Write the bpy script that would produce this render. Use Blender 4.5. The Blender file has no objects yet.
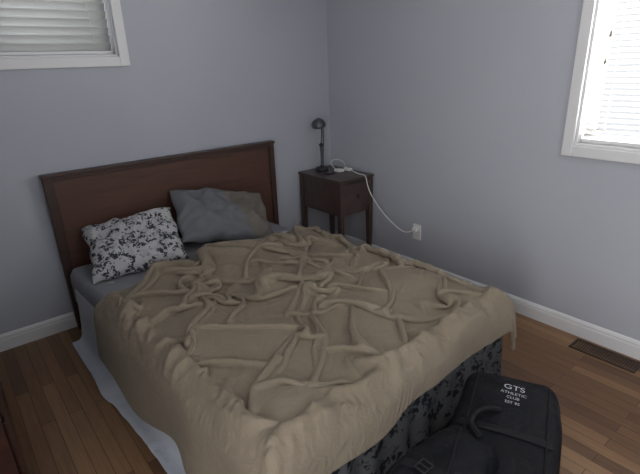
import bpy, bmesh, math, random
import numpy as np
from mathutils import Vector, Matrix, noise, Euler
random.seed(3); np.random.seed(3)
sc=bpy.context.scene
sc.view_settings.view_transform='Standard'
sc.view_settings.look='None'
COL=sc.collection

# ---------------- materials ----------------
def mat(name,col=(0.5,0.5,0.5),rough=0.6,metal=0.0,spec=0.5):
    m=bpy.data.materials.new(name); m.use_nodes=True
    b=m.node_tree.nodes['Principled BSDF']
    b.inputs['Base Color'].default_value=(*col,1); b.inputs['Roughness'].default_value=rough
    b.inputs['Metallic'].default_value=metal; b.inputs['Specular IOR Level'].default_value=spec
    return m
def N(m,t,**k):
    n=m.node_tree.nodes.new(t)
    for a,v in k.items(): setattr(n,a,v)
    return n
def L(m,a,b): m.node_tree.links.new(a,b)
def bsdf(m): return m.node_tree.nodes['Principled BSDF']
def tc(m,scale=(1,1,1),rot=(0,0,0),out='Object'):
    t=N(m,'ShaderNodeTexCoord'); mp=N(m,'ShaderNodeMapping')
    mp.inputs['Scale'].default_value=scale; mp.inputs['Rotation'].default_value=rot
    L(m,t.outputs[out],mp.inputs[0]); return mp.outputs[0]
def ramp(m,fac,stops):
    r=N(m,'ShaderNodeValToRGB'); e=r.color_ramp.elements
    while len(e)<len(stops): e.new(0.5)
    for el,(p,c) in zip(e,stops): el.position=p; el.color=(*c,1)
    L(m,fac,r.inputs[0]); return r.outputs[0]
def noisetex(m,vec,scale,detail=4,rough=.5,dist=0):
    n=N(m,'ShaderNodeTexNoise'); n.inputs['Scale'].default_value=scale; n.inputs['Detail'].default_value=detail
    n.inputs['Roughness'].default_value=rough; n.inputs['Distortion'].default_value=dist
    L(m,vec,n.inputs['Vector']); return n.outputs[0]
def bump(m,h,strength=.2,dist=.01):
    b=N(m,'ShaderNodeBump'); b.inputs['Strength'].default_value=strength; b.inputs['Distance'].default_value=dist
    L(m,h,b.inputs['Height']); L(m,b.outputs[0],bsdf(m).inputs['Normal'])

def m_wall():
    m=mat('wall_paint',(0.42,0.435,0.48),.75,spec=.25)
    v=tc(m); n=noisetex(m,v,1.3,3)
    L(m,ramp(m,n,[(.3,(.405,.420,.467)),(.7,(.43,.445,.492))]),bsdf(m).inputs['Base Color'])
    bump(m,noisetex(m,v,180,2),.12,.002); return m
WALL=m_wall()
TRIM=mat('trim_paint',(.66,.66,.67),.45)
bump(TRIM,noisetex(TRIM,tc(TRIM),60,2),.05,.002)
def m_floor():
    m=mat('wood_floor',rough=.38)
    v=tc(m,rot=(0,0,math.pi/2))
    br=N(m,'ShaderNodeTexBrick'); L(m,v,br.inputs['Vector'])
    br.offset=.37; br.inputs['Scale'].default_value=1
    br.inputs['Brick Width'].default_value=.85; br.inputs['Row Height'].default_value=.058
    br.inputs['Mortar Size'].default_value=.0012; br.inputs['Color1'].default_value=(0,0,0,1)
    br.inputs['Color2'].default_value=(1,1,1,1); br.inputs['Mortar'].default_value=(.5,.5,.5,1); br.inputs['Bias'].default_value=0
    g=noisetex(m,tc(m,scale=(28,1.6,1)),3,6,.62,.6)
    add=N(m,'ShaderNodeMixRGB'); add.inputs[0].default_value=.5
    L(m,br.outputs['Color'],add.inputs[1]); L(m,g,add.inputs[2])
    c=ramp(m,add.outputs[0],[(.15,(.080,.038,.018)),(.45,(.158,.080,.037)),(.62,(.21,.113,.053)),(.9,(.33,.195,.10))])
    mx=N(m,'ShaderNodeMixRGB'); L(m,br.outputs['Fac'],mx.inputs[0]); L(m,c,mx.inputs[1]); mx.inputs[2].default_value=(.03,.014,.007,1)
    L(m,mx.outputs[0],bsdf(m).inputs['Base Color'])
    bump(m,mx.outputs[0],.15,.002); return m
FLOOR=m_floor()
CEIL=mat('ceiling_paint',(.6,.6,.6),.9); bump(CEIL,noisetex(CEIL,tc(CEIL),90,2),.2,.003)
def m_wood(name,c1,c2,scale=(1,14,14),rough=.4):
    m=mat(name,rough=rough); n=noisetex(m,tc(m,scale=scale),3,5,.6,.5)
    L(m,ramp(m,n,[(.3,c1),(.7,c2)]),bsdf(m).inputs['Base Color']); bump(m,n,.08,.002); return m
HB=m_wood('headboard_panel_wood',(.066,.029,.018),(.100,.045,.028),(1,14,14),.45)
HBF=m_wood('headboard_frame_wood',(.038,.019,.013),(.058,.029,.020),(1,10,10),.4)
NS=m_wood('nightstand_wood',(.046,.029,.026),(.080,.050,.043),(3,14,3),.35)
DR=m_wood('dresser_wood',(.022,.008,.006),(.045,.014,.010),(12,2,12),.35)
def m_fab(name,c1,c2,rough=.9,bs=.25,wr=9,sheen=.1):
    m=mat(name,rough=rough,spec=.15); v=tc(m)
    n=noisetex(m,v,3.5,4)
    L(m,ramp(m,n,[(.3,c1),(.7,c2)]),bsdf(m).inputs['Base Color'])
    bsdf(m).inputs['Sheen Weight'].default_value=sheen
    a=noisetex(m,v,wr,6,.62,1.2)
    bump(m,a,bs,.02); return m
COMF=m_fab('comforter_cotton',(.205,.170,.126),(.243,.203,.152),.85,.6,15,.05)
SHEET=m_fab('sheet_cotton_grey',(.18,.185,.205),(.22,.225,.25),.9,.3)
LSHEET=m_fab('sheet_cotton_pale_blue',(.42,.46,.53),(.55,.58,.63),.9,.4)
MATT=m_fab('mattress_ticking',(.36,.36,.38),(.44,.44,.46))
def m_floral(name,base,dark,scale,thr,out='Object'):
    m=mat(name,rough=.9,spec=.1); v=tc(m,out=out)
    nz=N(m,'ShaderNodeTexNoise'); nz.inputs['Scale'].default_value=scale*.9; L(m,v,nz.inputs['Vector'])
    mx=N(m,'ShaderNodeMixRGB'); mx.inputs[0].default_value=.10; L(m,v,mx.inputs[1]); L(m,nz.outputs[1],mx.inputs[2])
    vo=N(m,'ShaderNodeTexVoronoi'); vo.inputs['Scale'].default_value=scale; L(m,mx.outputs[0],vo.inputs['Vector'])
    n2=noisetex(m,v,scale*1.6,3,.6,2.0)
    mu=N(m,'ShaderNodeMath',operation='MULTIPLY'); L(m,vo.outputs['Distance'],mu.inputs[0]); mu.inputs[1].default_value=.55
    ad=N(m,'ShaderNodeMath',operation='ADD'); L(m,mu.outputs[0],ad.inputs[0]); L(m,n2,ad.inputs[1])
    L(m,ramp(m,ad.outputs[0],[(thr-.03,dark),(thr+.02,base)]),bsdf(m).inputs['Base Color'])
    return m
FLORAL=m_floral('pillow_floral_print',(.42,.42,.43),(.04,.042,.052),24,.73)
SKIRT=m_floral('bed_skirt_floral_print',(.085,.088,.096),(.014,.015,.019),18,.72)
def m_pillow():
    m=mat('pillowcase_two_tone',rough=.9,spec=.15)
    t=N(m,'ShaderNodeTexCoord'); sp=N(m,'ShaderNodeSeparateXYZ'); L(m,t.outputs['Object'],sp.inputs[0])
    n=noisetex(m,t.outputs['Object'],7,3)
    ad=N(m,'ShaderNodeMath',operation='MULTIPLY_ADD'); L(m,sp.outputs[1],ad.inputs[0]); ad.inputs[1].default_value=.45; L(m,sp.outputs[0],ad.inputs[2])
    a2=N(m,'ShaderNodeMath',operation='MULTIPLY_ADD'); L(m,n,a2.inputs[0]); a2.inputs[1].default_value=.08; L(m,ad.outputs[0],a2.inputs[2])
    L(m,ramp(m,a2.outputs[0],[(.115,(.145,.15,.163)),(.127,(.152,.137,.122))]),bsdf(m).inputs['Base Color'])
    bump(m,noisetex(m,t.outputs['Object'],8,5,.6,1.),.5,.02); return m
PIL2=m_pillow()
BAG=m_fab('duffel_nylon',(.004,.0045,.007),(.008,.0085,.012),.6,.35,14,0)
STRAP=mat('strap_webbing',(.009,.009,.011),.7,spec=.2); bump(STRAP,noisetex(STRAP,tc(STRAP),200,1),.3,.002)
INK=mat('print_ink_white',(.45,.46,.5),.7)
PLAST=mat('white_plastic',(.75,.75,.74),.35)
DARK=mat('black_plastic',(.02,.02,.023),.35)
METAL=mat('dark_metal',(.05,.05,.055),.35,.8)
TASS=mat('tassel_wood',(.22,.19,.16),.5)
LAMPM=mat('lamp_grey_metal',(.09,.09,.10),.35,.5)
VENT=mat('vent_brown_metal',(.06,.04,.03),.45,.4)
def m_blind(name,c):
    m=mat(name,c,.5)
    tr=N(m,'ShaderNodeBsdfTranslucent'); tr.inputs[0].default_value=(*c,1)
    mx=N(m,'ShaderNodeMixShader'); mx.inputs[0].default_value=.3
    out=[n for n in m.node_tree.nodes if n.type=='OUTPUT_MATERIAL'][0]
    L(m,bsdf(m).outputs[0],mx.inputs[1]); L(m,tr.outputs[0],mx.inputs[2]); L(m,mx.outputs[0],out.inputs[0]); return m
BL=m_blind('blind_slat_vinyl',(.66,.66,.65))

# ---------------- geometry helpers ----------------
def link(o,parent=None):
    COL.objects.link(o)
    if parent is not None: o.parent=parent
    return o
def empty(name,loc=(0,0,0),rot=0):
    e=bpy.data.objects.new(name,None); COL.objects.link(e); e.location=loc; e.rotation_euler=(0,0,rot); e.empty_display_size=.1; return e
def add_box(bm,lo,hi):
    lo=Vector(lo);hi=Vector(hi); c=(lo+hi)/2; s=hi-lo
    r=bmesh.ops.create_cube(bm,size=1,matrix=Matrix.Translation(c)@Matrix.Diagonal((*s,1)))
    return r['verts']
def fin(name,bm,m,parent=None,bev=0,smooth=False,sub=0):
    me=bpy.data.meshes.new(name); bm.to_mesh(me); bm.free()
    o=bpy.data.objects.new(name,me); me.materials.append(m); link(o,parent)
    if bev:
        b=o.modifiers.new('bevel','BEVEL'); b.width=bev; b.segments=2; b.limit_method='ANGLE'
    if sub:
        s=o.modifiers.new('sub','SUBSURF'); s.levels=sub; s.render_levels=sub
    if smooth:
        for p in me.polygons: p.use_smooth=True
    return o
def boxes(name,bl,m,parent=None,bev=.003):
    bm=bmesh.new()
    for lo,hi in bl: add_box(bm,lo,hi)
    return fin(name,bm,m,parent,bev)
def tube(name,pts,r,m,parent=None,res=4,smooth=True):
    cu=bpy.data.curves.new(name,'CURVE'); cu.dimensions='3D'; cu.bevel_depth=r; cu.bevel_resolution=res; cu.resolution_u=10
    if smooth:
        s=cu.splines.new('NURBS'); s.points.add(len(pts)-1); s.use_endpoint_u=True; s.order_u=3
    else:
        s=cu.splines.new('POLY'); s.points.add(len(pts)-1)
    for p,q in zip(s.points,pts): p.co=(*q,1)
    cu.use_fill_caps=True
    o=bpy.data.objects.new(name,cu); cu.materials.append(m); link(o,parent)
    dg=bpy.context.evaluated_depsgraph_get(); me=bpy.data.meshes.new_from_object(o.evaluated_get(dg))
    bpy.data.objects.remove(o); o=bpy.data.objects.new(name,me); link(o,parent)
    for p in me.polygons: p.use_smooth=True
    return o
def ribbon(name,pts,w,side,m,parent=None,th=.003):
    bm=bmesh.new(); prev=None; n=len(pts)
    side=Vector(side).normalized()
    for p in pts:
        p=Vector(p); a=bm.verts.new(p-side*w/2); b=bm.verts.new(p+side*w/2)
        if prev: bm.faces.new((prev[0],prev[1],b,a))
        prev=(a,b)
    o=fin(name,bm,m,parent,smooth=True)
    s=o.modifiers.new('sol','SOLIDIFY'); s.thickness=th; s.offset=0
    s=o.modifiers.new('sub','SUBSURF'); s.levels=2; s.render_levels=2
    return o
def lathe(name,prof,m,parent=None,seg=32,mtx=None):
    bm=bmesh.new(); rings=[]
    for r,z in prof:
        rings.append([bm.verts.new((r*math.cos(2*math.pi*i/seg),r*math.sin(2*math.pi*i/seg),z)) for i in range(seg)])
    for a,b in zip(rings,rings[1:]):
        for i in range(seg): bm.faces.new((a[i],a[(i+1)%seg],b[(i+1)%seg],b[i]))
    bm.faces.new(rings[0][::-1]); bm.faces.new(rings[-1])
    if mtx is not None: bmesh.ops.transform(bm,matrix=mtx,verts=bm.verts)
    bmesh.ops.recalc_face_normals(bm,faces=bm.faces)
    return fin(name,bm,m,parent,smooth=True)

# ---------------- room ----------------
XL,YR,H=-3.25,-3.7,2.42
T=.14
LW=(-2.75,-1.60,1.575,2.15)
RW=(-3.12,-1.945,1.055,2.15)
ADDED_DOOR=(-3.55,-2.65,2.05)  # unseen doorway, added so fill light can reach the right wall
boxes('floor',[((XL-T,YR-T,-.1),(T,T,0))],FLOOR,bev=0)
boxes('ceiling',[((XL-T,YR-T,H),(T,T,H+.1))],CEIL,bev=0)
boxes('wall_back',[((XL-T,0,0),(LW[0],T,H)),((LW[1],0,0),(T,T,H)),((LW[0],0,0),(LW[1],T,LW[2])),((LW[0],0,LW[3]),(LW[1],T,H))],WALL,bev=0)
boxes('wall_right',[((0,YR-T,0),(T,RW[0],H)),((0,RW[1],0),(T,0,H)),((0,RW[0],0),(T,RW[1],RW[2])),((0,RW[0],RW[3]),(T,RW[1],H))],WALL,bev=0)
boxes('wall_left',[((XL-T,YR-T,0),(XL,ADDED_DOOR[0],H)),((XL-T,ADDED_DOOR[1],0),(XL,0,H)),((XL-T,ADDED_DOOR[0],ADDED_DOOR[2]),(XL,ADDED_DOOR[1],H))],WALL,bev=0)
boxes('wall_front',[((XL,YR-T,0),(-2.2,YR,H)),((-.9,YR-T,0),(0,YR,H)),((-2.2,YR-T,2.1),(-.9,YR,H)),((-2.2,YR-T,0),(-.9,YR,.9))],WALL,bev=0)  # hole in this wall is added to let fill light in
def baseboard(name,a,b,nrm):
    a=Vector(a);b=Vector(b);nrm=Vector(nrm)
    prof=[(0,0),(.016,0),(.016,.066),(.013,.074),(.013,.084),(.007,.094),(0,.1)]
    bm=bmesh.new(); r=[]
    for p in (a,b): r.append([bm.verts.new(p+nrm*q[0]+Vector((0,0,q[1]))) for q in prof])
    n=len(prof)
    for i in range(n): bm.faces.new((r[0][i],r[0][(i+1)%n],r[1][(i+1)%n],r[1][i]))
    bm.faces.new(r[0]); bm.faces.new(r[1][::-1]); bmesh.ops.recalc_face_normals(bm,faces=bm.faces)
    return fin(name,bm,TRIM)
baseboard('baseboard_back',(XL,0,0),(0,0,0),(0,-1,0))
baseboard('baseboard_right',(0,YR,0),(0,-.016,0),(-1,0,0))
baseboard('baseboard_left',(XL,ADDED_DOOR[1]+.07,0),(XL,-.016,0),(1,0,0))
boxes('added_door_trim',[((XL,ADDED_DOOR[1],0),(XL+.018,ADDED_DOOR[1]+.065,ADDED_DOOR[2]+.065)),((XL,ADDED_DOOR[0]-.065,0),(XL+.018,ADDED_DOOR[0],ADDED_DOOR[2]+.065)),((XL,ADDED_DOOR[0],ADDED_DOOR[2]),(XL+.018,ADDED_DOOR[1],ADDED_DOOR[2]+.065))],TRIM,None,.003)  # casing of the added doorway

def window(name,axis,lo,hi,z0,z1,slat,pitch,tilt):
    root=empty(name)
    def B(a0,d0,za,a1,d1,zb):
        if axis=='x': return ((min(a0,a1),min(d0,d1),za),(max(a0,a1),max(d0,d1),zb))
        return ((min(d0,d1),min(a0,a1),za),(max(d0,d1),max(a0,a1),zb))
    w=.055
    boxes('casing',[B(lo-w,-.02,z0-w,lo,0,z1+w),B(hi,-.02,z0-w,hi+w,0,z1+w),B(lo,-.02,z0-w,hi,0,z0),B(lo,-.02,z1,hi,0,z1+w)],TRIM,root,.004)
    j=.012
    boxes('jamb',[B(lo,0,z0,lo+j,T,z1),B(hi-j,0,z0,hi,T,z1),B(lo+j,0,z0,hi-j,T,z0+j),B(lo+j,0,z1-j,hi-j,T,z1)],TRIM,root,.001)
    s=.035; m_=(lo+hi)/2
    lo2,hi2=lo+j,hi-j; za,zb=z0+j,z1-j
    boxes('sash',[B(lo2,.09,za,lo2+s,.12,zb),B(hi2-s,.09,za,hi2,.12,zb),B(lo2+s,.09,za,hi2-s,.12,za+s),B(lo2+s,.09,zb-s,hi2-s,.12,zb),B(m_-.02,.09,za+s,m_+.02,.12,zb-s)],TRIM,root,.002)
    bm=bmesh.new(); z=z0+.05
    while z<z1-.05:
        dd=slat/2*math.cos(tilt); dz=slat/2*math.sin(tilt)
        n=5; rows=[]
        for e in (lo+.018,hi-.018):
            row=[]
            for k in range(n):
                f=k/(n-1)*2-1; d=.045+f*dd; zz=z-f*dz+(1-f*f)*.003
                row.append(bm.verts.new((e,d,zz) if axis=='x' else (d,e,zz)))
            rows.append(row)
        for k in range(n-1): bm.faces.new((rows[0][k],rows[0][k+1],rows[1][k+1],rows[1][k]))
        z+=pitch
    o=fin('blind_slats',bm,BL,root,smooth=True)
    sm=o.modifiers.new('s','SOLIDIFY'); sm.thickness=.0016
    boxes('blind_rails',[B(lo+.016,.02,z1-.05,hi-.016,.07,z1-.013),B(lo+.016,.03,z0+.014,hi-.016,.06,z0+.032)],TRIM,root,.003)
    for i,f in enumerate((.1,.5,.9)):
        a=lo+(hi-lo)*f
        boxes('ladder_cord_%d'%(i+1),[B(a-.001,.045-dd-.003,z0+.03,a+.001,.045-dd-.001,z1-.04)],PLAST,root,0)
    return root
window('window_1','x',LW[0],LW[1],LW[2],LW[3],.05,.042,math.radians(52))
w2=window('window_2','y',RW[0],RW[1],RW[2],RW[3],.028,.027,math.radians(37))
tube('blind_pull_cord',[(-.0,-2.02,2.1),(-.012,-2.025,1.8),(-.012,-2.03,1.47)],.0015,PLAST,w2)
lathe('pull_tassel',[(.002,.024),(.005,.010),(.006,0),(.003,-.004)],TASS,w2,12,Matrix.Translation((-.012,-2.03,1.45)))
lathe('pull_tassel_2',[(.002,.024),(.005,.010),(.006,0),(.003,-.004)],TASS,w2,12,Matrix.Translation((-.012,-2.035,1.57)))
r3=empty('added_fill_window')  # unseen window behind the camera, added as an opening for fill
boxes('casing',[((-2.26,YR,.84),(-2.2,YR+.02,2.16)),((-.9,YR,.84),(-.84,YR+.02,2.16)),((-2.2,YR,.84),(-.9,YR+.02,.9)),((-2.2,YR,2.1),(-.9,YR+.02,2.16)),((-1.57,YR-.1,.9),(-1.53,YR-.07,2.1))],TRIM,r3,.004)

vb=[((-.155,-2.46,0),(-.04,-2.45,.006)),((-.155,-2.15,0),(-.04,-2.14,.006)),((-.155,-2.45,0),(-.145,-2.15,.006)),((-.05,-2.45,0),(-.04,-2.15,.006))]
for i in range(24):
    y=-2.445+i*.0125; vb.append(((-.145,y,0.0),(-.05,y+.006,.005)))
boxes('floor_vent',vb,VENT,bev=.0008)

ow=empty('wall_outlet')
boxes('cover_plate',[((-.006,-.985,.265),(0,-.915,.38))],PLAST,ow,.002)
boxes('receptacle_faces',[((-.009,-.967,.33),(-.006,-.933,.36)),((-.009,-.967,.285),(-.006,-.933,.315))],PLAST,ow,.001)
boxes('slots',[((-.0096,-.958,.338),(-.009,-.956,.352)),((-.0096,-.944,.338),(-.009,-.942,.352))],DARK,ow,0)

# ---------------- bed ----------------
BO=Vector((-1.46,-.085,0)); BR=math.radians(3)
bed=empty('bed')
hx0,hx1,ht=-2.145,-.61,.97
boxes('headboard_frame',[((hx0,-.07,0),(hx0+.05,-.025,ht-.018)),((hx1-.04,-.07,0),(hx1,-.025,ht-.018)),((hx0-.006,-.078,ht-.018),(hx1+.006,-.02,ht)),((hx0+.05,-.065,.30),(hx1-.04,-.03,.34)),((hx0+.05,-.068,ht-.04),(hx1-.04,-.03,ht-.018))],HBF,bed,.003)
boxes('headboard_panel',[((hx0+.05,-.052,.34),(hx1-.04,-.035,ht-.04))],HB,bed,0)
bl=empty('mattress_set'); bl.parent=bed; bl.location=BO; bl.rotation_euler=(0,0,BR)
W2,LEN=.67,1.97
def rbox(name,lo,hi,m,parent,r):
    bm=bmesh.new(); add_box(bm,lo,hi)
    o=fin(name,bm,m,parent,0,True)
    b=o.modifiers.new('b','BEVEL'); b.width=r; b.segments=5; b.limit_method='ANGLE'
    return o
rbox('mattress',(-W2,-LEN,.20),(W2,-.012,.42),MATT,bl,.045)
rbox('box_spring',(-W2+.01,-LEN+.01,.07),(W2-.01,-.02,.20),MATT,bl,.02)
boxes('bed_legs',[((sx*.6-.02,-y-.02,0),(sx*.6+.02,-y+.02,.07)) for sx in(-1,1) for y in (.1,1.0,1.85)],METAL,bl,.002)
def strip(name,path,z0,z1,m,parent,amp=.006,nz=14,flare=.0,step=.012,freq=30):
    pts=[]
    for a,b in zip(path,path[1:]):
        a=Vector(a);b=Vector(b);n=max(2,int((b-a).length/step))
        for i in range(n): pts.append((a.lerp(b,i/n),(b-a).normalized()))
    pts.append((Vector(path[-1]),(Vector(path[-1])-Vector(path[-2])).normalized()))
    bm=bmesh.new(); prev=None; s=0
    for k,(p,d) in enumerate(pts):
        dd=Vector((0,0))
        for q in range(max(0,k-3),min(len(pts),k+4)): dd+=pts[q][1]
        dd.normalize(); nr=Vector((dd.y,-dd.x))
        s+=step; row=[]
        for j in range(nz+1):
            f=j/nz; z=z1+(z0-z1)*f
            w=amp*(.25+f)*(math.sin(s*freq+2.2*noise.noise(Vector((s*4,f*1.5,0))))+1.1*noise.noise(Vector((s*9,f*3,4.))))+flare*f*f+amp*.8
            q=p+nr*w
            row.append(bm.verts.new((q.x,q.y,z)))
        if prev:
            for j in range(nz): bm.faces.new((prev[j],row[j],row[j+1],prev[j+1]))
        prev=row
    bmesh.ops.recalc_face_normals(bm,faces=bm.faces)
    o=fin(name,bm,m,parent,smooth=True); s_=o.modifiers.new('s','SOLIDIFY'); s_.thickness=.003; s_.offset=0
    return o
e=.006
strip('bed_skirt',[(-W2-e,-1.78),(-W2-e,-LEN-e),(W2+e,-LEN-e),(W2+e,-.05)],.006,.36,SKIRT,bl,.007,flare=.010,freq=42)
bm=bmesh.new(); nu,nv=60,30; g=[]
for i in range(nu+1):
    r=[]
    for j in range(nv+1):
        u=-W2-.004+(2*W2+.008)*i/nu; v=-.01-(.95)*j/nv
        z=.424+.006*noise.noise(Vector((u*6,v*6,1)))+.004*noise.noise(Vector((u*16,v*10,3)))
        ed=min(u+W2+.004,W2+.004-u)
        if ed<.04: z-=(.04-math.sqrt(max(0,.04**2-(.04-ed)**2)))
        r.append(bm.verts.new((u,v,z)))
    g.append(r)
for i in range(nu):
    for j in range(nv): bm.faces.new((g[i][j],g[i+1][j],g[i+1][j+1],g[i][j+1]))
for ii in (0,nu):
    sgn=-1 if ii==0 else 1; prev=g[ii]
    for q in range(1,5):
        row=[bm.verts.new((sgn*(W2+.006+.003*noise.noise(Vector((j*.4,q,ii)))),g[ii][j].co.y,.38-.04*q)) for j in range(nv+1)]
        for j in range(nv): bm.faces.new((prev[j],prev[j+1],row[j+1],row[j]))
        prev=row
bmesh.ops.recalc_face_normals(bm,faces=bm.faces)
fin('fitted_sheet',bm,SHEET,bl,smooth=True)

# pale sheet hanging from the left side on to the floor
bm=bmesh.new(); prev=None; n=170
for k in range(n+1):
    v=-.10-1.72*k/n; row=[]
    fl=.055+.035*noise.noise(Vector((v*2.2,0,0)))+.012*noise.noise(Vector((v*6,5,0)))
    prof=[(0,.34),(.003,.30),(.006,.22),(.012,.14),(.018,.08),(.026,.035),(.04,.014),(.05+fl*.35,.010),(.05+fl*.7,.012),(.05+fl,.007)]
    for j,(d,z) in enumerate(prof):
        f=j/9; rp=.005*f*math.sin(v*15+2*noise.noise(Vector((v*3,0,3))))+.005*f*noise.noise(Vector((v*9,f*3,0)))
        zz=z+(.010*abs(noise.noise(Vector((v*13,f*6,2)))) if j>5 else 0)
        row.append(bm.verts.new((-W2-.012-d-rp,v,zz)))
    if prev:
        for j in range(9): bm.faces.new((prev[j],row[j],row[j+1],prev[j+1]))
    prev=row
bmesh.ops.recalc_face_normals(bm,faces=bm.faces)
o=fin('flat_sheet',bm,LSHEET,bl,smooth=True); s_=o.modifiers.new('s','SOLIDIFY'); s_.thickness=.002; s_.offset=0
s_=o.modifiers.new('ss','SUBSURF'); s_.levels=1; s_.render_levels=1

# ---------------- comforter : position based cloth, settled on the mattress ----------------
def comforter():
    nu,nv=220,200
    fu=np.linspace(0,1,nu)[:,None]*np.ones((1,nv)); fv=np.linspace(0,1,nv)[None,:]*np.ones((nu,1))
    nz1=lambda x,s,o: np.array([noise.noise(Vector((float(t)*s,o,.3))) for t in x])
    tv=np.linspace(0,1,nv); tu=np.linspace(0,1,nu)
    U0=-.985-.07*tv+.05*nz1(tv,4,1.); U1=.86+.02*nz1(tv,4,2.)
    uu=-.95+1.8*tu
    V0=.56+.08*np.clip((uu-.0)/.5,0,1)-.055*np.exp(-((uu+.02)/.16)**2)+.02*nz1(tu,5,3.); V1=2.14+.06*np.clip((-.3-uu)/.6,0,1)+.05*nz1(tu,4.5,5.)
    UU=U0[None,:]*(1-fu)+U1[None,:]*fu; VV=V0[:,None]*(1-fv)+V1[:,None]*fv
    RU=np.sqrt(np.diff(UU,axis=0)**2+np.diff(VV,axis=0)**2); RU=np.vstack([RU,RU[-1:]])
    RV=np.sqrt(np.diff(UU,axis=1)**2+np.diff(VV,axis=1)**2); RV=np.hstack([RV,RV[:,-1:]])
    P=np.zeros((nu,nv,3)); P[...,0]=UU; P[...,1]=-VV
    folds=[[(-.12,.58),(-.10,.88),(.05,1.30)],[(.0,.62),(.22,1.02),(.42,1.22),(.66,1.42)],[(.05,1.38),(-.12,1.52),(-.36,1.68)],
           [(-.66,.95),(-.52,1.3),(-.38,1.66)],[(-.36,1.70),(0,1.76),(.32,1.90)],[(.22,1.06),(.13,1.28),(.10,1.46),(.3,1.68),(.6,1.86)],
           [(-.45,.64),(-.2,.68),(.05,.68),(.3,.78),(.62,.76)],[(-.34,.62),(-.40,.98),(-.30,1.3),(-.36,1.66)],[(.0,.90),(-.22,1.12),(-.5,1.12)],
           [(.12,1.44),(.4,1.46),(.66,1.62)],[(.35,.70),(.5,1.0),(.66,1.15)],[(-.36,1.7),(-.55,1.8),(-.66,1.95)],[(-.05,.60),(.12,.9),(.10,1.2)],
           [(-.62,.68),(-.5,.82),(-.2,.9),(.0,1.0)],[(-.38,1.68),(-.15,1.9),(.05,1.97)],[(.3,1.5),(.45,1.65),(.68,1.72)],[(-.58,1.45),(-.48,1.6),(-.38,1.66)],
           [(-.30,.72),(-.05,.80),(.2,.74),(.45,.66)]]
    fh=[.07,.065,.055,.045,.045,.06,.075,.045,.05,.04,.055,.035,.07,.05,.04,.035,.035,.07]
    W=np.zeros((nu,nv)); FZ=np.zeros((nu,nv))
    wob=np.zeros((nu,nv,2)); Z=np.zeros((nu,nv)); MAC=np.zeros((nu,nv))
    for i in range(nu):
        for j in range(nv):
            a=UU[i,j]; b=VV[i,j]
            wob[i,j]=(.10*noise.noise(Vector((a*4.5,b*4.5,60.))),.10*noise.noise(Vector((a*4.5,b*4.5,70.))))
            wx=a+.2*noise.noise(Vector((a*3,b*3,20.))); wy=b+.2*noise.noise(Vector((a*3,b*3,30.)))
            r1=1-abs(noise.noise(Vector((wx*5.0+1,wy*5.0,27.))))*3.0
            r2=1-abs(noise.noise(Vector((wx*9+3,wy*9,7.))))*2.8
            r3=1-abs(noise.noise(Vector((wx*17+3,wy*17,17.))))*2.6
            Z[i,j]=.034*max(0,r1)+.024*max(0,r2)+.010*max(0,r3)
            MAC[i,j]=.048*noise.noise(Vector((a*3.2,b*3.2,41.)))+.024
    A=UU+wob[...,0]; B=VV+wob[...,1]
    for pl,h in zip(folds,fh):
        best=np.full((nu,nv),9.)
        for (x0,y0),(x1,y1) in zip(pl,pl[1:]):
            dx,dy=x1-x0,y1-y0; t=np.clip(((A-x0)*dx+(B-y0)*dy)/(dx*dx+dy*dy),0,1)
            best=np.minimum(best,np.hypot(A-x0-t*dx,B-y0-t*dy))
        FZ=np.maximum(FZ,h*np.exp(-(best/.028)**2)); W=np.maximum(W,np.exp(-(best/.058)**2)*h/.05)
    c=np.array([-.005,-LEN/2,.16]); hh=np.array([W2+.030,LEN/2+.020,.272]); rr=.08
    th=.014
    def wrap(x,edge,r=.085):
        a=x-(edge-r); arc=r*math.pi/2
        t=np.clip(a/r,0,math.pi/2)
        h=np.where(a<0,x,np.where(a<arc,edge-r+r*np.sin(t),edge)); d=np.where(a<0,0,np.where(a<arc,r-r*np.cos(t),r+a-arc))
        return h,d
    ux=P[...,0]; hL,dL=wrap(np.abs(ux),W2+.044); P[...,0]=np.sign(ux)*hL
    vy=-P[...,1]; hF,dF=wrap(vy,LEN+.038); P[...,1]=-hF
    drop=np.sqrt(dL**2+dF**2)
    fade=np.clip(1-drop/.10,0,1)
    P[...,2]=.450+np.maximum(Z,FZ)*fade-drop
    pins=[(-.36,1.66),(.10,1.40),(.02,1.02),(-.42,1.16),(.38,1.06),(.47,1.76),(-.24,.80),(.28,.72),(-.1,1.72),(.28,1.32),(-.14,1.24),(.5,1.42)]
    pk=[]
    for (cu,cv) in pins:
        r2=((UU-cu)**2+(VV-cv)**2); pk.append(np.unravel_index(np.argmin(r2),r2.shape))
    A0=P.copy(); Q=P.copy()
    def sm(x,a,b):
        t=np.clip((x-a)/(b-a),0,1); return t*t*(3-2*t)
    top=sm(UU,-.70,-.46)*(1-sm(UU,.50,.70))
    inn=sm(fv,0,.03)*(1-sm(VV,1.74,2.0))
    head=1-sm(VV,.66,1.12)
    Su=(.27+.14*head+.18*W)*top*(.12+.88*inn)
    Sv=(.25+.38*head+.18*W)*inn*(.06+.94*top)
    for (cu,cv) in pins:
        w=np.exp(-((UU-cu)**2+(VV-cv)**2)/.13**2)
        Su=Su+.12*w*top; Sv=Sv+.12*w*inn*top
    edge=((np.abs(UU)>W2-.05)|(VV>LEN-.05))
    zmin=A0[...,2]-.014
    def proj(A,B,rest,k,mn=False):
        d=B-A; Ln=np.sqrt((d*d).sum(-1))+1e-9
        e_=(Ln-rest)
        if mn: e_=np.minimum(e_,0)
        cc=(.5*k*e_/Ln)[...,None]*d; A+=cc; B-=cc
    def axis(P,g,R,k,mn=False):
        for st in range(2*g):
            A=P[st::2*g]; B=P[st+g::2*g]; r=R[st::2*g]; m=min(len(A),len(B))
            if m>0: proj(A[:m],B[:m],r[:m],k,mn)
    steps=155
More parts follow.
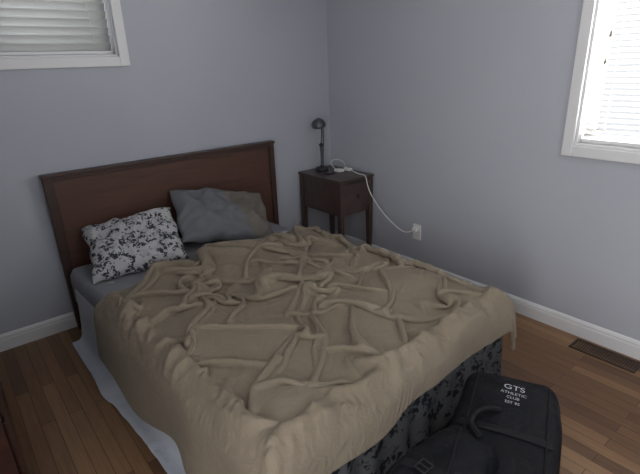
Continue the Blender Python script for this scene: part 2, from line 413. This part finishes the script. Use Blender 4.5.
    for s in range(steps):
        gr=min(1,max(0,(s-2)/90))
        Ru=RU*(1+gr*Su); Rvn=RV*(1+gr*Sv); Rv=Rvn.T
        Rd=np.hypot(Ru,Rvn)
        V=(P-Q)*.95
        sp=np.sqrt((V*V).sum(-1)); V*=np.minimum(1,.012/(sp+1e-9))[...,None]
        Q=P.copy(); P=P+V; P[...,2]-=9.8/3600*.26
        PT=P.transpose(1,0,2)
        for it in range(9):
            axis(P,1,Ru,.9); axis(PT,1,Rv,.9)
            for o1 in (0,1):
                A=P[o1:-1:2,:-1]; B=P[o1+1::2,1:]; m=min(len(A),len(B)); proj(A[:m],B[:m],Rd[o1:-1:2,:-1][:m],.25)
                A=P[o1:-1:2,1:]; B=P[o1+1::2,:-1]; m=min(len(A),len(B)); proj(A[:m],B[:m],Rd[o1:-1:2,1:][:m],.25)
            axis(P,2,2*Ru*.985,.34); axis(PT,2,2*Rv*.985,.34)
            if it%3==0:
                axis(P,4,4*Ru*.88,.10,True); axis(PT,4,4*Rv*.88,.10,True)
            q=np.abs(P-c)-(hh-rr); mq=np.maximum(q,0); ln=np.sqrt((mq*mq).sum(-1))
            out=ln>1e-6; sd=np.where(out,ln,q.max(-1))-rr
            hit=sd<th
            nrm=np.where(out[...,None],mq/(ln[...,None]+1e-9)*np.sign(P-c),0)
            nrm[~out]=np.array([0,0,1.])
            P+=np.where(hit[...,None],nrm*(th-sd)[...,None],0)
            P[...,2]=np.where(edge,np.maximum(P[...,2],zmin),P[...,2])
            P[...,:2]+=np.where(edge[...,None],(A0[...,:2]-P[...,:2])*.03,0)
            P[:,:2,:2]+=(A0[:,:2,:2]-P[:,:2,:2])*.2
            for k in pk: P[k[0],k[1],:2]+=(A0[k][:2]-P[k[0],k[1],:2])*.3
        for k in pk: P[k[0],k[1],2]=.452
        Q+=np.where(hit[...,None],(P-Q)*.6,0)
        if s>steps-25: Q=Q+(P-Q)*.4
    # batting loft: broad swelling of the filled comforter, more where it is bunched
    tm=sm(UU,-.74,-.42)*(1-sm(UU,.42,.74))*sm(fv,0,.05)*(1-.6*sm(VV,1.8,2.02))
    P[...,2]+=MAC*tm+.065*np.exp(-((UU-.04)/.38)**2-((VV-.74)/.14)**2)*tm
    fl=np.clip((-UU-W2-.04)/.3,0,1)*(.5+.5*np.sin(VV*9+1.5*np.sin(VV*4)))
    P[...,0]-=.045*fl
    ff=np.clip((VV-LEN-.02)/.2,0,1)*(.5+.5*np.sin(UU*11+1.5*np.sin(UU*5)))
    P[...,1]-=.02*ff
    me=bpy.data.meshes.new('comforter')
    idx=np.arange(nu*nv).reshape(nu,nv)
    faces=np.stack([idx[:-1,:-1],idx[:-1,1:],idx[1:,1:],idx[1:,:-1]],-1).reshape(-1,4)
    me.from_pydata(P.reshape(-1,3).tolist(),[],faces.tolist()); me.update()
    o=bpy.data.objects.new('comforter',me); me.materials.append(COMF); link(o)
    o.location=BO; o.rotation_euler=(0,0,BR)
    for p in me.polygons: p.use_smooth=True
    s_=o.modifiers.new('s','SOLIDIFY'); s_.thickness=.014; s_.offset=0
    s_=o.modifiers.new('ss','SUBSURF'); s_.levels=1; s_.render_levels=1
    return o
comforter()

# ---------------- pillows ----------------
def pillow(name,w,h,t,m,loc,rot,seed=0,cr=1.0):
    n=48; bm=bmesh.new(); top=[];bot=[]
    def P(i,j,sg):
        a=-1+2*i/n; b=-1+2*j/n
        pr=(max(0,1-abs(a)**2.4)*max(0,1-abs(b)**2.4))**.5
        k=1-.055*(1-b*b)*(abs(a)) ; k2=1-.07*(1-a*a)*abs(b)
        x=a*w/2*k; y=b*h/2*k2
        x+=cr*.012*noise.noise(Vector((b*2,seed,0))); y+=cr*.014*noise.noise(Vector((a*2.2,seed,5)))
        rg=1-abs(noise.noise(Vector((a*1.8+seed+.6*b,b*1.2,sg+3))))*3
        rg2=1-abs(noise.noise(Vector((a*3.2+seed-.8*b,b*2.2,sg+8))))*3
        wr=cr*(.012*noise.noise(Vector((a*2.0+seed,b*2.,sg)))+.003*noise.noise(Vector((a*6+seed,b*5,sg)))+.010*max(0,rg)+.006*max(0,rg2))
        z=sg*(t/2*pr)+ (wr*min(1,pr*2))
        z+=.016*cr*noise.noise(Vector((a*1.5,b*1.5,seed)))
        return (x,y,z)
    for i in range(n+1):
        top.append([bm.verts.new(P(i,j,1)) for j in range(n+1)])
    for i in range(n+1):
        bot.append([top[i][j] if i in(0,n) or j in (0,n) else bm.verts.new(P(i,j,-1)) for j in range(n+1)])
    for i in range(n):
        for j in range(n):
            bm.faces.new((top[i][j],top[i+1][j],top[i+1][j+1],top[i][j+1]))
            try: bm.faces.new((bot[i][j],bot[i][j+1],bot[i+1][j+1],bot[i+1][j]))
            except ValueError: pass
    o=fin(name,bm,m,None,smooth=True,sub=1)
    o.location=loc; o.rotation_euler=[math.radians(r) for r in rot]; return o
pillow('pillow',.53,.43,.16,FLORAL,(-1.79,-.32,.545),(29,-4,-13),1,1.6)
pillow('pillow.001',.66,.42,.16,PIL2,(-1.19,-.285,.565),(39,11,-8),5,1.8)

# ---------------- nightstand ----------------
ns=empty('nightstand'); x0,x1,y0,y1=-.36,-.022,-.52,-.03
boxes('top_board',[((x0-.008,y0-.008,.672),(x1+.004,y1+.005,.69))],NS,ns,.004)
boxes('cabinet_body',[((x0+.01,y0+.014,.41),(x1-.01,y1,.672))],NS,ns,.002)
boxes('drawer_front',[((x0+.035,y0+.004,.44),(x1-.035,y0+.014,.65))],NS,ns,.004)
lathe('drawer_knob',[(.004,0),(.005,.01),(.013,.016),(.013,.022),(.006,.026)],METAL,ns,16,Matrix.Translation(((x0+x1)/2,y0+.004,.55))@Matrix.Rotation(math.pi/2,4,'X'))
for i,(a,b) in enumerate([(x0+.02,y0+.02),(x1-.02,y0+.02),(x0+.02,y1-.02),(x1-.02,y1-.02)]):
    bm=bmesh.new()
    rs=[(.02,.672),(.02,.42),(.019,.30),(.013,0)]; rings=[]
    for r,z in rs: rings.append([bm.verts.new((a+sx*r,b+sy*r,z)) for sx,sy in((-1,-1),(1,-1),(1,1),(-1,1))])
    for r1,r2 in zip(rings,rings[1:]):
        for k in range(4): bm.faces.new((r1[k],r1[(k+1)%4],r2[(k+1)%4],r2[k]))
    bm.faces.new(rings[0]);bm.faces.new(rings[-1][::-1]); bmesh.ops.recalc_face_normals(bm,faces=bm.faces)
    fin('leg_%d'%(i+1),bm,NS,ns,.002)

# ---------------- desk lamp ----------------
dl=empty('desk_lamp'); bx,by,bz=-.195,-.12,.69
lathe('base',[(.052,0),(.052,.012),(.046,.024),(.02,.032),(.012,.04)],DARK,dl,32,Matrix.Translation((bx,by,bz)))
tube('lower_arm',[(bx,by,bz+.03),(bx+.006,by,bz+.12),(bx-.004,by,bz+.20)],.011,LAMPM,dl)
tube('upper_arm_rod',[(bx-.004,by,bz+.19),(bx+.008,by-.005,bz+.28),(bx-.004,by-.01,bz+.36),(bx-.03,by-.02,bz+.385)],.006,LAMPM,dl)
tube('upper_arm_rod_2',[(bx+.014,by,bz+.03),(bx+.020,by,bz+.20),(bx+.024,by-.005,bz+.29),(bx+.008,by-.01,bz+.37),(bx-.03,by-.02,bz+.395)],.0045,LAMPM,dl)
lathe('elbow_joint',[(.013,-.014),(.016,-.006),(.016,.006),(.013,.014)],DARK,dl,20,Matrix.Translation((bx,by,bz+.20))@Matrix.Rotation(math.pi/2,4,'X'))
lathe('shade',[(.056,-.022),(.056,-.012),(.050,.008),(.034,.026),(.014,.035),(.010,.040)],LAMPM,dl,28,Matrix.Translation((bx-.045,by-.03,bz+.375))@Matrix.Rotation(math.radians(-14),4,'Y')@Matrix.Rotation(math.radians(10),4,'X'))

# ---------------- charger + cable ----------------
ch=empty('phone_charger')
boxes('power_brick',[((-.17,-.30,.6905),(-.115,-.235,.712))],PLAST,ch,.006)
boxes('usb_hub',[((-.085,-.33,.6905),(-.055,-.255,.715))],PLAST,ch,.005)
tube('coiled_cord',[(-.14,-.235,.70),(-.16,-.19,.73),(-.12,-.15,.765),(-.07,-.19,.77),(-.055,-.25,.735),(-.07,-.26,.705)],.0028,PLAST,ch)
tube('power_cord',[(-.07,-.33,.70),(-.10,-.40,.698),(-.12,-.48,.697),(-.118,-.54,.70),(-.11,-.548,.62),(-.09,-.58,.53),(-.06,-.66,.42),(-.045,-.76,.345),(-.045,-.85,.31),(-.045,-.91,.318),(-.035,-.945,.343)],.0038,PLAST,ch)
boxes('plug',[((-.038,-.962,.332),(-.0096,-.93,.358))],PLAST,ch,.004)
boxes('small_box',[((-.27,-.29,.6905),(-.20,-.23,.698))],DARK,ch,.002)

# ---------------- duffel bag ----------------
db=empty('duffel_bag')
def lump(name,size,loc,rotz,m,e1=.38,e2=.5,seed=0,amp=.02,sag=.0,parent=None):
    nu,nv=72,40; bm=bmesh.new(); rows=[]
    sg=lambda v,p: math.copysign(abs(v)**p,v)
    def pt(a,b):
        x=sg(math.cos(b),e1)*sg(math.cos(a),e2); y=sg(math.cos(b),e1)*sg(math.sin(a),e2); z=sg(math.sin(b),e1)
        p=Vector((x*size[0]/2,y*size[1]/2,z*size[2]/2))
        f=(noise.noise(p*5+Vector((seed,0,0)))*1.0+.5*noise.noise(p*13+Vector((seed,3,0)))+.6*abs(noise.noise(p*17+Vector((seed,3,7)))))*amp
        p*=1+f/max(.05,p.length)*.9
        p.z-=sag*math.exp(-(p.x/(size[0]*.22))**2)*(1 if p.z>0 else 0)
        p.z=max(p.z,-size[2]/2)
        return p
    for j in range(1,nv):
        b=-math.pi/2+math.pi*j/nv
        rows.append([bm.verts.new(pt(-math.pi+2*math.pi*i/nu,b)) for i in range(nu)])
    s=bm.verts.new(pt(0,-math.pi/2)); t=bm.verts.new(pt(0,math.pi/2))
    for r1,r2 in zip(rows,rows[1:]):
        for i in range(nu): bm.faces.new((r1[i],r1[(i+1)%nu],r2[(i+1)%nu],r2[i]))
    for i in range(nu):
        bm.faces.new((s,rows[0][(i+1)%nu],rows[0][i])); bm.faces.new((t,rows[-1][i],rows[-1][(i+1)%nu]))
    bmesh.ops.transform(bm,matrix=Matrix.Translation(loc)@Matrix.Rotation(rotz,4,'Z'),verts=bm.verts)
    return fin(name,bm,m,parent or db,smooth=True,sub=1)
BA=math.radians(24)
C0=Vector((-1.36,-2.42,0))
main=lump('main_compartment',(.82,.36,.33),(C0.x,C0.y,.167),BA,BAG,.34,.36,2,.018,.02)
pk=lump('side_pouch',(.58,.25,.39),(-1.69,-2.39,.197),math.radians(8),BAG,.5,.6,9,.026)
bpy.context.view_layer.update()
dg=bpy.context.evaluated_depsgraph_get()
def topz(x,y):
    best=0
    for ob in (main,pk):
        ev=ob.evaluated_get(dg); ok,lc,nr,_=ev.ray_cast(Vector((x,y,1)),Vector((0,0,-1)))
        if ok: best=max(best,lc.z)
    return best
ax=Vector((math.cos(BA),math.sin(BA),0)); ay=Vector((-ax.y,ax.x,0))
def surf(a,b,off=.003):
    p=C0+ax*a+ay*b; return Vector((p.x,p.y,topz(p.x,p.y)+off))
tube('zipper_piping',[surf(-.30+.64*i/24,.125,.002) for i in range(25)],.004,STRAP,db)
tube('zipper_piping_2',[surf(-.30+.64*i/24,-.13,.002) for i in range(25)],.004,STRAP,db)
def webstrap(name,a):
    pts=[surf(a,.155-.31*i/14,.004) for i in range(15)]
    return ribbon(name,pts,.036,ax,STRAP,db)
webstrap('web_strap_1',.05)
def top(x,y,off): return Vector((x,y,topz(x,y)+off))
tube('carry_handle',[top(-1.24,-2.34,.004),top(-1.27,-2.315,.02),top(-1.32,-2.30,.03),top(-1.38,-2.31,.03),top(-1.43,-2.35,.02),top(-1.45,-2.39,.004)],.010,STRAP,db)
sx=[(-1.72,-2.295),(-1.715,-2.31),(-1.71,-2.33),(-1.70,-2.355),(-1.69,-2.38),(-1.68,-2.405),(-1.67,-2.435)]
ribbon('shoulder_strap',[top(x,y,.005) for x,y in sx],.035,(1,.3,0),STRAP,db)
bk=top(-1.70,-2.365,.010); X,Y,Z=bk
boxes('buckle',[((X-.020,Y+.015,Z),(X+.020,Y+.019,Z+.005)),((X-.020,Y-.019,Z),(X+.020,Y-.015,Z+.005)),((X-.022,Y-.019,Z),(X-.017,Y+.019,Z+.005)),((X+.017,Y-.019,Z),(X+.022,Y+.019,Z+.005)),((X-.002,Y-.016,Z+.002),(X+.002,Y+.016,Z+.006))],METAL,db,.001)
def label(txt,size,a,b,nm):
    cu=bpy.data.curves.new(nm,'FONT'); cu.body=txt; cu.size=size; cu.align_x='CENTER'; cu.align_y='CENTER'
    o=bpy.data.objects.new(nm,cu); link(o); d=bpy.context.evaluated_depsgraph_get()
    me=bpy.data.meshes.new_from_object(o.evaluated_get(d)); bpy.data.objects.remove(o)
    bm=bmesh.new(); bm.from_mesh(me)
    bmesh.ops.triangulate(bm,faces=bm.faces); bmesh.ops.subdivide_edges(bm,edges=[e_ for e_ in bm.edges if e_.calc_length()>size*.2],cuts=2)
    for v in bm.verts: v.co=surf(a+v.co.y,b-v.co.x,.0022)
    fin(nm,bm,INK,db)
label('GTS',.042,.28,-.01,'printed_title')
label('ATHLETIC',.020,.245,-.01,'printed_line_1')
label('CLUB',.018,.222,-.01,'printed_line_2')
label('EST 95',.018,.197,-.01,'printed_line_3')

# ---------------- dresser at far left ----------------
ds=empty('dresser')
boxes('carcass',[((-3.05,-1.55,.06),(-2.60,-.28,.80)),((-3.06,-1.56,.80),(-2.59,-.27,.825))],DR,ds,.004)
boxes('plinth',[((-3.03,-1.53,0),(-2.615,-.30,.06))],DR,ds,.002)
boxes('drawers',[((-2.60,-1.53+c_*.62,.08+r_*.24),(-2.588,-.93+c_*.62,.30+r_*.24)) for c_ in(0,1) for r_ in range(3)],DR,ds,.004)

# ---------------- lights ----------------
w=bpy.data.worlds.new('world'); sc.world=w; w.use_nodes=True
bg=w.node_tree.nodes['Background']; bg.inputs[0].default_value=(.92,.95,1,1); bg.inputs[1].default_value=.9
def area(name,loc,rot,sx,sy,p,col):
    l=bpy.data.lights.new(name,'AREA'); l.shape='RECTANGLE'; l.size=sx; l.size_y=sy; l.energy=p; l.color=col
    o=bpy.data.objects.new(name,l); link(o); o.location=loc; o.rotation_euler=[math.radians(r) for r in rot]; return o
area('daylight_right_window',(.35,-2.53,1.65),(0,90,0),1.5,1.6,220,(1,.98,.95))
area('daylight_back_window',(-2.17,.4,1.9),(-90,0,0),1.5,1.0,11,(.9,.95,1))
area('added_front_fill',(-1.55,YR-.25,1.5),(90,0,0),1.3,1.2,6,(.92,.96,1))  # added fill lamp outside the added front window
area('added_left_fill',(XL-.35,-3.1,1.1),(0,-90,0),1.9,.9,46,(1,.98,.96))  # added fill lamp beyond the added doorway, brightens the right wall

# ---------------- camera ----------------
cam=bpy.data.cameras.new('camera'); co=bpy.data.objects.new('camera',cam); link(co)
cam.sensor_width=36; cam.lens=466/640*36; cam.clip_start=.01
fw=Vector((.588,.730,-.3503)).normalized(); up=Vector((.2486,.2506,.936)); rt=fw.cross(up).normalized(); up=rt.cross(fw)
M=Matrix(((rt.x,up.x,-fw.x,0),(rt.y,up.y,-fw.y,0),(rt.z,up.z,-fw.z,0),(0,0,0,1)))
co.matrix_world=Matrix.Translation((-2.55,-2.985,1.5))@M
sc.camera=co
